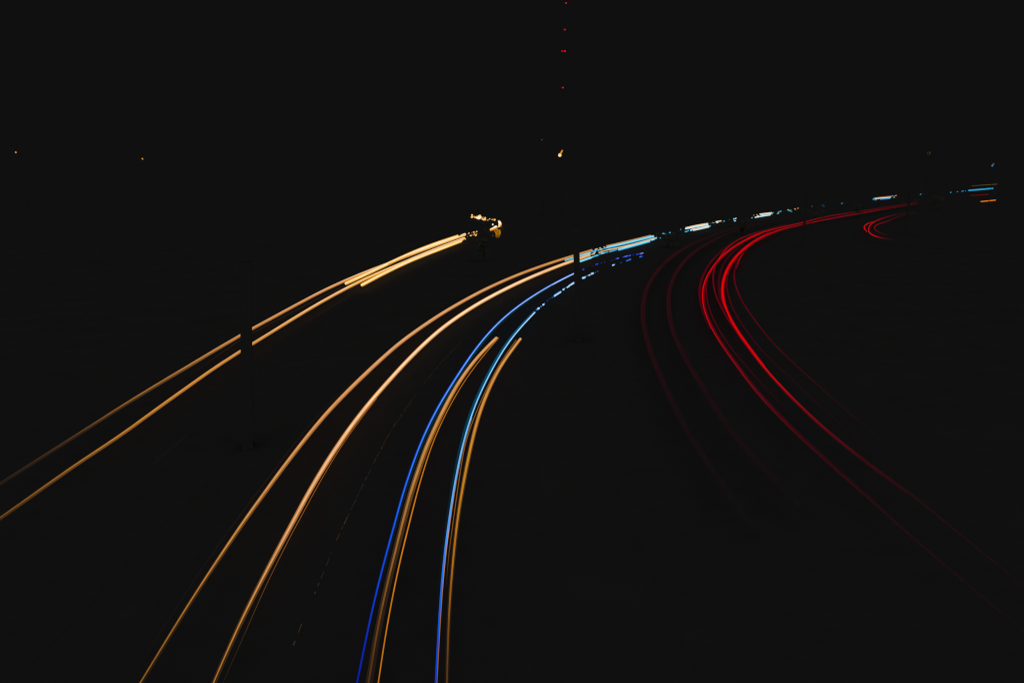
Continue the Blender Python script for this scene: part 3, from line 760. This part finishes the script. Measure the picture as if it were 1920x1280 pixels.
streak('streak', G4L, [(450, 2.0), (530, 4.4), (616, 3.0)], [(453, (50, 10, 17)), (480, (76, 6, 18)), (540, (84, 5, 18)), (616, (50, 9, 17))], t, h=.83)
streak('streak', G4R, [(450, 2.0), (530, 4.4), (616, 3.0)], [(458, (48, 11, 17)), (500, (58, 9, 18)), (560, (56, 9, 18)), (606, (40, 11, 17))], t, h=.83)
two_lamp_origin(t, list(reversed(G4L)), .83)
t = trail('tail_light_trail', 'broad dim maroon pair in the lane left of the bright red streaks', group=G_TAIL)
ch = [(412, (22, 15, 16)), (440, (36, 13, 17)), (480, (46, 12, 18)), (560, (43, 12, 18)), (640, (36, 13, 17)), (720, (32, 13, 17)), (800, (25, 14, 16)), (900, (20, 15, 16)), (980, (17, 16, 16))]
for P in (HL, HR):
    s = streak('streak', P, [(412, 1.6), (480, 3.6), (580, 4.2), (900, 6)], ch, t, h=.9)
    streak('band', P[4:], [(460, 1.6), (580, 3.8), (900, 6)], [(k, tuple(x * .7 + 16 * .3 for x in c)) for k, c in ch], s, h=.9, off=[(460, -2.0), (580, -4.2), (900, -5.4)])
two_lamp_origin(t, list(reversed(HL)), .9)

t = trail('tail_light_trail', 'small hooked pair of red streaks on the hairpin right of the main bend', group=G_TAIL)
hook = [(0, (32, 13, 17)), (.22, (56, 11, 18)), (.36, (120, 8, 20)), (.5, (190, 8, 20)), (.72, (206, 8, 20)), (.82, (84, 10, 20)), (.91, (28, 14, 17)), (1, DK)]
streak('streak', I2, [(0, 1.1), (.5, 1.7), (1, 1.3)], [(0, (110, 8, 18)), (.4, (200, 8, 20)), (.8, (220, 8, 20)), (1, (160, 8, 20))], t, h=.85, key='t', step=3)
streak('streak', I3, [(0, 1.1), (.6, 1.4), (1, 1.0)], [(0, (34, 13, 17)), (.3, (66, 11, 18)), (.55, (120, 9, 20)), (.72, (150, 8, 20)), (.88, (80, 10, 18)), (1, DK)], t, h=.85, key='t', step=3)
two_lamp_origin(t, I2, .85)
t = trail('tail_light_trail', 'single longer red hook lying between the small hooked pair', group=G_TAIL)
streak('streak', I1, [(0, 1.2), (.5, 1.6), (.75, 1.7), (1, 1.2)], hook, t, h=.85, key='t', step=3)
two_lamp_origin(t, I1, .85)
t = trail('tail_light_trail', 'dim red dash under the last cyan streak at the right edge', group=G_TAIL)
streak('streak', [(1820.5, 366.6), (1837, 365.6), (1853, 364.7)], 1.7, (92, 10, 20), t, h=.85)
glint('glint', 1865, 363.2, 1.3, 3, (56, 12, 18), t, h=.85, ang=-.1)
glint('glint', 1808, 368.4, 1.2, 2, (40, 13, 17), t, h=.85, ang=-.1)
two_lamp_origin(t, [(1820.5, 366.6)], .85)
t = trail('tail_light_trail', 'short dim red dash left of the far column, above the red streaks', group=G_TAIL)
streak('streak', [(1714, 375.4), (1724, 375)], 1.3, (52, 12, 18), t, h=.85)
glint('glint', 1766.6, 372.3, 1.3, 1.4, (60, 12, 18), t, h=.85)
two_lamp_origin(t, [(1714, 375.4)], .85)
t = trail('indicator_trail', 'vivid orange dash below the others at the far right edge', group=None)
streak('streak', [(1839.5, 378), (1853, 376.8), (1866.5, 375.3)], 1.9, (240, 128, 22), t, h=.85)
two_lamp_origin(t, [(1839.5, 378)], .85)

# ------------------------------------------------------------------ radio mast with red warning lights
mb = at_dist(1053.5, 320, 420)
mast = empty('radio_mast', (mb.x, mb.y, 0))
MH, HW = 116.0, 0.95
for sx in (-1, 1):
    for sy in (-1, 1):
        Shape().tube([(sx * HW * 1.25, sy * HW * 1.25, 0), (sx * HW * .9, sy * HW * .9, MH)], [.07, .05], 5).build('leg', M_MAST, mast)
bs = Shape()
z, k = 1.0, 0
while z < MH - 3:
    w0, w1 = HW * (1.25 - .35 * z / MH), HW * (1.25 - .35 * (z + 3) / MH)
    for a, b in (((-1, -1), (1, -1)), ((1, -1), (1, 1)), ((1, 1), (-1, 1)), ((-1, 1), (-1, -1))):
        if k % 2:
            a, b = b, a
        bs.tube([(a[0] * w0, a[1] * w0, z), (b[0] * w1, b[1] * w1, z + 3)], .022, 4, cap=False)
    z += 3
    k += 1
bs.build('lattice_bracing', M_MAST, mast)
tag(mast, 'tall slender lattice mast carrying four tiers of red warning lights', 'mast')


def mast_lamp(px, py, r, col, parent):
    r *= .82
    p = at_dist(px, py, mb.y - 1.1) - Vector((mb.x, mb.y, 0))
    m = lamp_material('red_lamp', col)
    pts = [(p.x, p.y, p.z - r), (p.x, p.y, p.z - r * .75), (p.x, p.y, p.z), (p.x, p.y, p.z + r * .7), (p.x, p.y, p.z + r)]
    o = Shape().tube(pts, [r * .5, r * .85, r, r * .75, r * .25], 8).build('warning_light', m, parent, True)
    # bracket that carries the lamp off the lattice
    Shape().tube([(p.x, p.y, p.z - r), (max(-HW, min(HW, p.x)) * .95, -HW * .95, p.z - r - .25)], .04, 5).build('bracket', M_MAST, o)
    return o


for px, py, r, c in ((1061.3, 6.2, .50, (236, 24, 34)), (1056.6, 56.2, .24, (160, 16, 28)), (1059.4, 56, .44, (236, 24, 34)), (1054, 96.2, .44, (230, 20, 34)), (1056.5, 96, .20, (150, 14, 26)), (1059.4, 96.3, .52, (240, 22, 34)), (1052.6, 164.8, .22, (130, 14, 26)), (1055.5, 164.6, .48, (240, 22, 34))):
    mast_lamp(px, py, r, c, mast)


# ------------------------------------------------------------------ street lamps in the distance
def street_lamp(px, py, dist, rpx, col, label, flarevec=None, flarecol=None, twin=None, slim=False):
    p = at_dist(px, py, dist)
    t = empty('street_lamp', (p.x + .6, p.y + .3, 0))
    base = Vector((p.x + .6, p.y + .3, 0))
    q = p - base
    r = rpx * dist / FPX
    Shape().tube([(0, 0, 0), (0, 0, 1.2), (0, 0, q.z + .25)], [.11, .09, .05], 8).build('post', M_STEEL, t)
    Shape().box((0, 0, .03), (.4, .4, .06)).build('base_plate', M_STEEL, t)
    Shape().tube([(0, 0, q.z + .2), (q.x * .5, q.y * .5, q.z + r + .18), (q.x, q.y, q.z + r * .8)], .035, 6).build('bracket_arm', M_STEEL, t)
    lm = lamp_material('lamp_lens', col)
    hs = 1.0 if not slim else 2.2
    n = Shape()
    rings = 7
    pts = [(q.x, q.y, q.z - r * hs * math.cos(math.pi * k / rings)) for k in range(rings + 1)]
    n.tube(pts, [max(.02, r * math.sin(math.pi * k / rings)) for k in range(rings + 1)], 10)
    n.build('lantern', lm, t, True)
    if flarevec:  # the lamp's flare tail, modelled as a glowing tube
        e = at_dist(px + flarevec[0], py + flarevec[1], dist) - base
        am = lamp_material('flare_tube', flarecol)
        Shape().tube([q, q.lerp(e, .5), e], [r * .62, r * .5, r * .42], 8).build('flare_tube', am, t, True)
    if twin:
        e = at_dist(px + twin[0], py + twin[1], dist) - base
        pts = [(e.x, e.y, e.z - r * hs * math.cos(math.pi * k / rings)) for k in range(rings + 1)]
        Shape().tube(pts, [max(.02, r * math.sin(math.pi * k / rings)) for k in range(rings + 1)], 10).build('lantern', lamp_material('lamp_lens_dim', twin[2]), t, True)
    tag(t, label, 'street lamp', 'lit street lamps far off')
    return t


street_lamp(1049.6, 291.2, 170, 3.0, (255, 226, 160), 'bright yellow lamp with a slanting flare built as a glowing tube, below the red mast lights', (5.0, -9.5), (216, 140, 24))
street_lamp(29.6, 285.8, 190, 1.25, (236, 156, 100), 'tiny orange lamp near the left edge of the night sky')
street_lamp(267, 297.8, 190, 1.25, (230, 154, 66), 'tiny yellow orange lamp in the left part of the dark', (1.2, 2.2), (176, 100, 30))
street_lamp(1743.6, 287.2, 190, 1.3, (62, 42, 22), 'dim brown pair of window lights high at the right, built as a twin lamp', twin=(-4.2, 0, (42, 31, 22)), slim=True)  # lit windows of a far building, replaced by a made-up twin lamp
street_lamp(1862.8, 307.6, 190, 1.5, (110, 74, 28), 'dim amber lamp with a blue spark beside the right edge', twin=(-2.2, 3.2, (50, 130, 190)), slim=False)
street_lamp(1016, 262.4, 170, 1.0, (150, 62, 22), 'tiny dull red orange lamp left above the bright yellow lamp')
street_lamp(1070, 285.2, 230, .9, (56, 32, 20), 'barely glowing brown lamp right of the bright yellow lamp')
